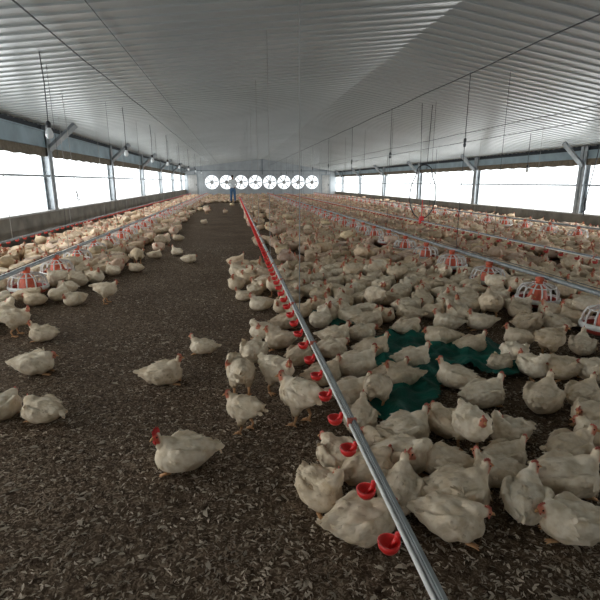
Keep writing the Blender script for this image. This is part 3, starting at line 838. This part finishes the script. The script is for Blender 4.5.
# ------------------------------------------------------------------ shed feathers on the litter
b = MB(); rr = random.Random(5)
for _ in range(34000):
    y = 1.0 + 9 * rr.random() ** 1.5; x = rr.uniform(-.75 * y - .6, min(.55 * y + 1.2, 4)) if True else 0
    if x < XL + .3: continue
    a = rr.uniform(0, 2 * PI); ln = rr.uniform(.004, .013) * (1.7 if rr.random() < .08 else 1); wd = ln * rr.uniform(.14, .45); z = .003 + rr.uniform(0, .006); cv = rr.uniform(.0, .3) * ln; bend = rr.uniform(-.4, .4) * ln
    u = Vector((math.cos(a), math.sin(a), 0)); s_ = Vector((-u.y, u.x, 0)); v = []
    for t, ww in ((-1, .1), (-.4, .9), (.3, 1), (1, .25)):
        c_ = Vector((x, y, z)) + u * ln * t + s_ * bend * t * t + Vector((0, 0, cv * (1 - t * t))); v += [c_ - s_ * wd * ww, c_ + s_ * wd * ww + Vector((0, 0, rr.uniform(0, .004)))]
    b.add(v, [(2 * i, 2 * i + 1, 2 * i + 3, 2 * i + 2) for i in range(3)])
tag(b.build('shed_feathers', M['feather']), 'pale shed feathers and shavings strewn over the dark litter', 'feathers', None, 'stuff')

# ------------------------------------------------------------------ person at the end of the aisle
def person():
    t = empty('person', (-.03, 30.6, 0)); 
    def skin(name, verts, edges, radii, m, root=0, lv=2):
        me = bpy.data.meshes.new(name); me.from_pydata(verts, edges, []); o = bpy.data.objects.new(name, me); C.objects.link(o)
        md = o.modifiers.new('skin', 'SKIN'); md.use_smooth_shade = True
        for i, r_ in enumerate(radii):
            sv = me.skin_vertices[0].data[i]; sv.radius = r_ if isinstance(r_, tuple) else (r_, r_); sv.use_root = (i == root)
        s2 = o.modifiers.new('sub', 'SUBSURF'); s2.levels = lv; s2.render_levels = lv
        dg = bpy.context.evaluated_depsgraph_get(); m2 = bpy.data.meshes.new_from_object(o.evaluated_get(dg)); bpy.data.objects.remove(o)
        m2.materials.clear(); m2.materials.append(m); m2.name = name
        o2 = bpy.data.objects.new(name, m2); C.objects.link(o2); o2.parent = t; return o2
    v = [(0, 0, .95), (0, 0, 1.12), (0, 0, 1.33), (0, .01, 1.46), (0, .02, 1.53), (0, .03, 1.62), (0, .03, 1.69)]
    e = [(i, i + 1) for i in range(6)]; r_ = [(.15, .11), (.14, .10), (.16, .11), (.07, .06), (.05, .05), (.075, .09), (.06, .07)]
    for sg in (-1, 1):
        k = len(v); v += [(sg * .18, 0, 1.40), (sg * .24, -.01, 1.13), (sg * .17, .20, 1.05), (sg * .13, .27, 1.06)]; r_ += [.055, .042, .033, .03]
        e += [(2, k), (k, k + 1), (k + 1, k + 2), (k + 2, k + 3)]
        for j in range(5):                                              # fingers
            n0 = len(v); o_ = (j - 2) * .017; v += [(sg * (.13 - o_ * .6), .31, 1.07 - o_), (sg * (.115 - o_ * .6), .35 - .01 * abs(j - 2), 1.06 - o_)]; r_ += [.009, .007]; e += [(k + 3, n0), (n0, n0 + 1)]
        k = len(v); v += [(sg * .10, 0, .88), (sg * .11, .02, .50), (sg * .12, -.02, .10), (sg * .125, .10, .05)]; r_ += [.085, .06, .042, .035]
        e += [(0, k), (k, k + 1), (k + 1, k + 2), (k + 2, k + 3)]
    skin('body', v, e, r_, M['skin'])
    v = [(0, 0, .86), (0, 0, 1.12), (0, 0, 1.33), (0, .0, 1.44)]; e = [(0, 1), (1, 2), (2, 3)]; r_ = [(.175, .135), (.165, .13), (.185, .135), (.09, .08)]
    for sg in (-1, 1):
        k = len(v); v += [(sg * .19, 0, 1.39), (sg * .235, -.005, 1.22), (sg * .245, -.01, 1.12), (sg * .21, .10, 1.09)]; r_ += [.075, .062, .056, .048]; e += [(2, k), (k, k + 1), (k + 1, k + 2), (k + 2, k + 3)]
    skin('shirt', v, e, r_, M['shirt'])
    v = [(0, 0, .98), (0, 0, .90)]; e = [(0, 1)]; r_ = [(.165, .125), (.17, .13)]
    for sg in (-1, 1):
        k = len(v); v += [(sg * .10, 0, .80), (sg * .11, .02, .50), (sg * .12, -.02, .12)]; r_ += [.105, .08, .066]; e += [(1, k), (k, k + 1), (k + 1, k + 2)]
    skin('jeans', v, e, r_, M['jeans'])
    skin('hair', [(0, .015, 1.60), (0, .02, 1.68), (0, .03, 1.725)], [(0, 1), (1, 2)], [(.08, .085), (.088, .10), (.06, .07)], M['hair'])
    for sg in (-1, 1): skin('boot', [(sg * .12, -.05, .12), (sg * .12, -.04, .05), (sg * .125, .14, .035)], [(0, 1), (1, 2)], [.06, .055, .04], M['shoe'])
    tag(t, 'person in white shirt and blue jeans standing at the end of the bare aisle', 'person')
person()

# ------------------------------------------------------------------ light: overcast sky outside, large sky lamps behind the curtains
w = bpy.data.worlds.new('sky'); bpy.context.scene.world = w; w.use_nodes = True
bg = w.node_tree.nodes['Background']; bg.inputs['Color'].default_value = (.93, .97, 1, 1); bg.inputs['Strength'].default_value = 2.2
def area(name, loc, rot, sx, sy, e, col=(.97, 1, 1)):
    L = bpy.data.lights.new(name, 'AREA'); L.shape = 'RECTANGLE'; L.size = sx; L.size_y = sy; L.energy = e; L.color = col
    o = bpy.data.objects.new(name, L); C.objects.link(o); o.location = loc; o.rotation_euler = rot; return o
LE = 23.0                                                                # watts per metre of window
for k in range(5):
    yc = YF + 5 + 10 * k
    area('window_daylight', (XL - .30, yc, 1.45), (0, -PI / 2 , 0), 1.9, 10, LE * 10 * (.62, .9, 1, 1, 1)[k])
    area('window_daylight', (XR + .30, yc, 1.30), (0, PI / 2, 0), 1.9, 10, LE * 10 * (.62, .9, 1, 1, 1)[k])
area('fan_daylight', (2.8, YB + 1.0, 1.3), (-PI / 2, 0, 0), 11.5, 1.5, 160)
sc = bpy.context.scene
sc.view_settings.view_transform = 'Standard'; sc.view_settings.look = 'None'; sc.view_settings.exposure = 0
sc.cycles.max_bounces = 6; sc.cycles.diffuse_bounces = 4; sc.cycles.glossy_bounces = 3; sc.cycles.transparent_max_bounces = 8
sc.cycles.caustics_reflective = False; sc.cycles.caustics_refractive = False; sc.cycles.sample_clamp_indirect = 8
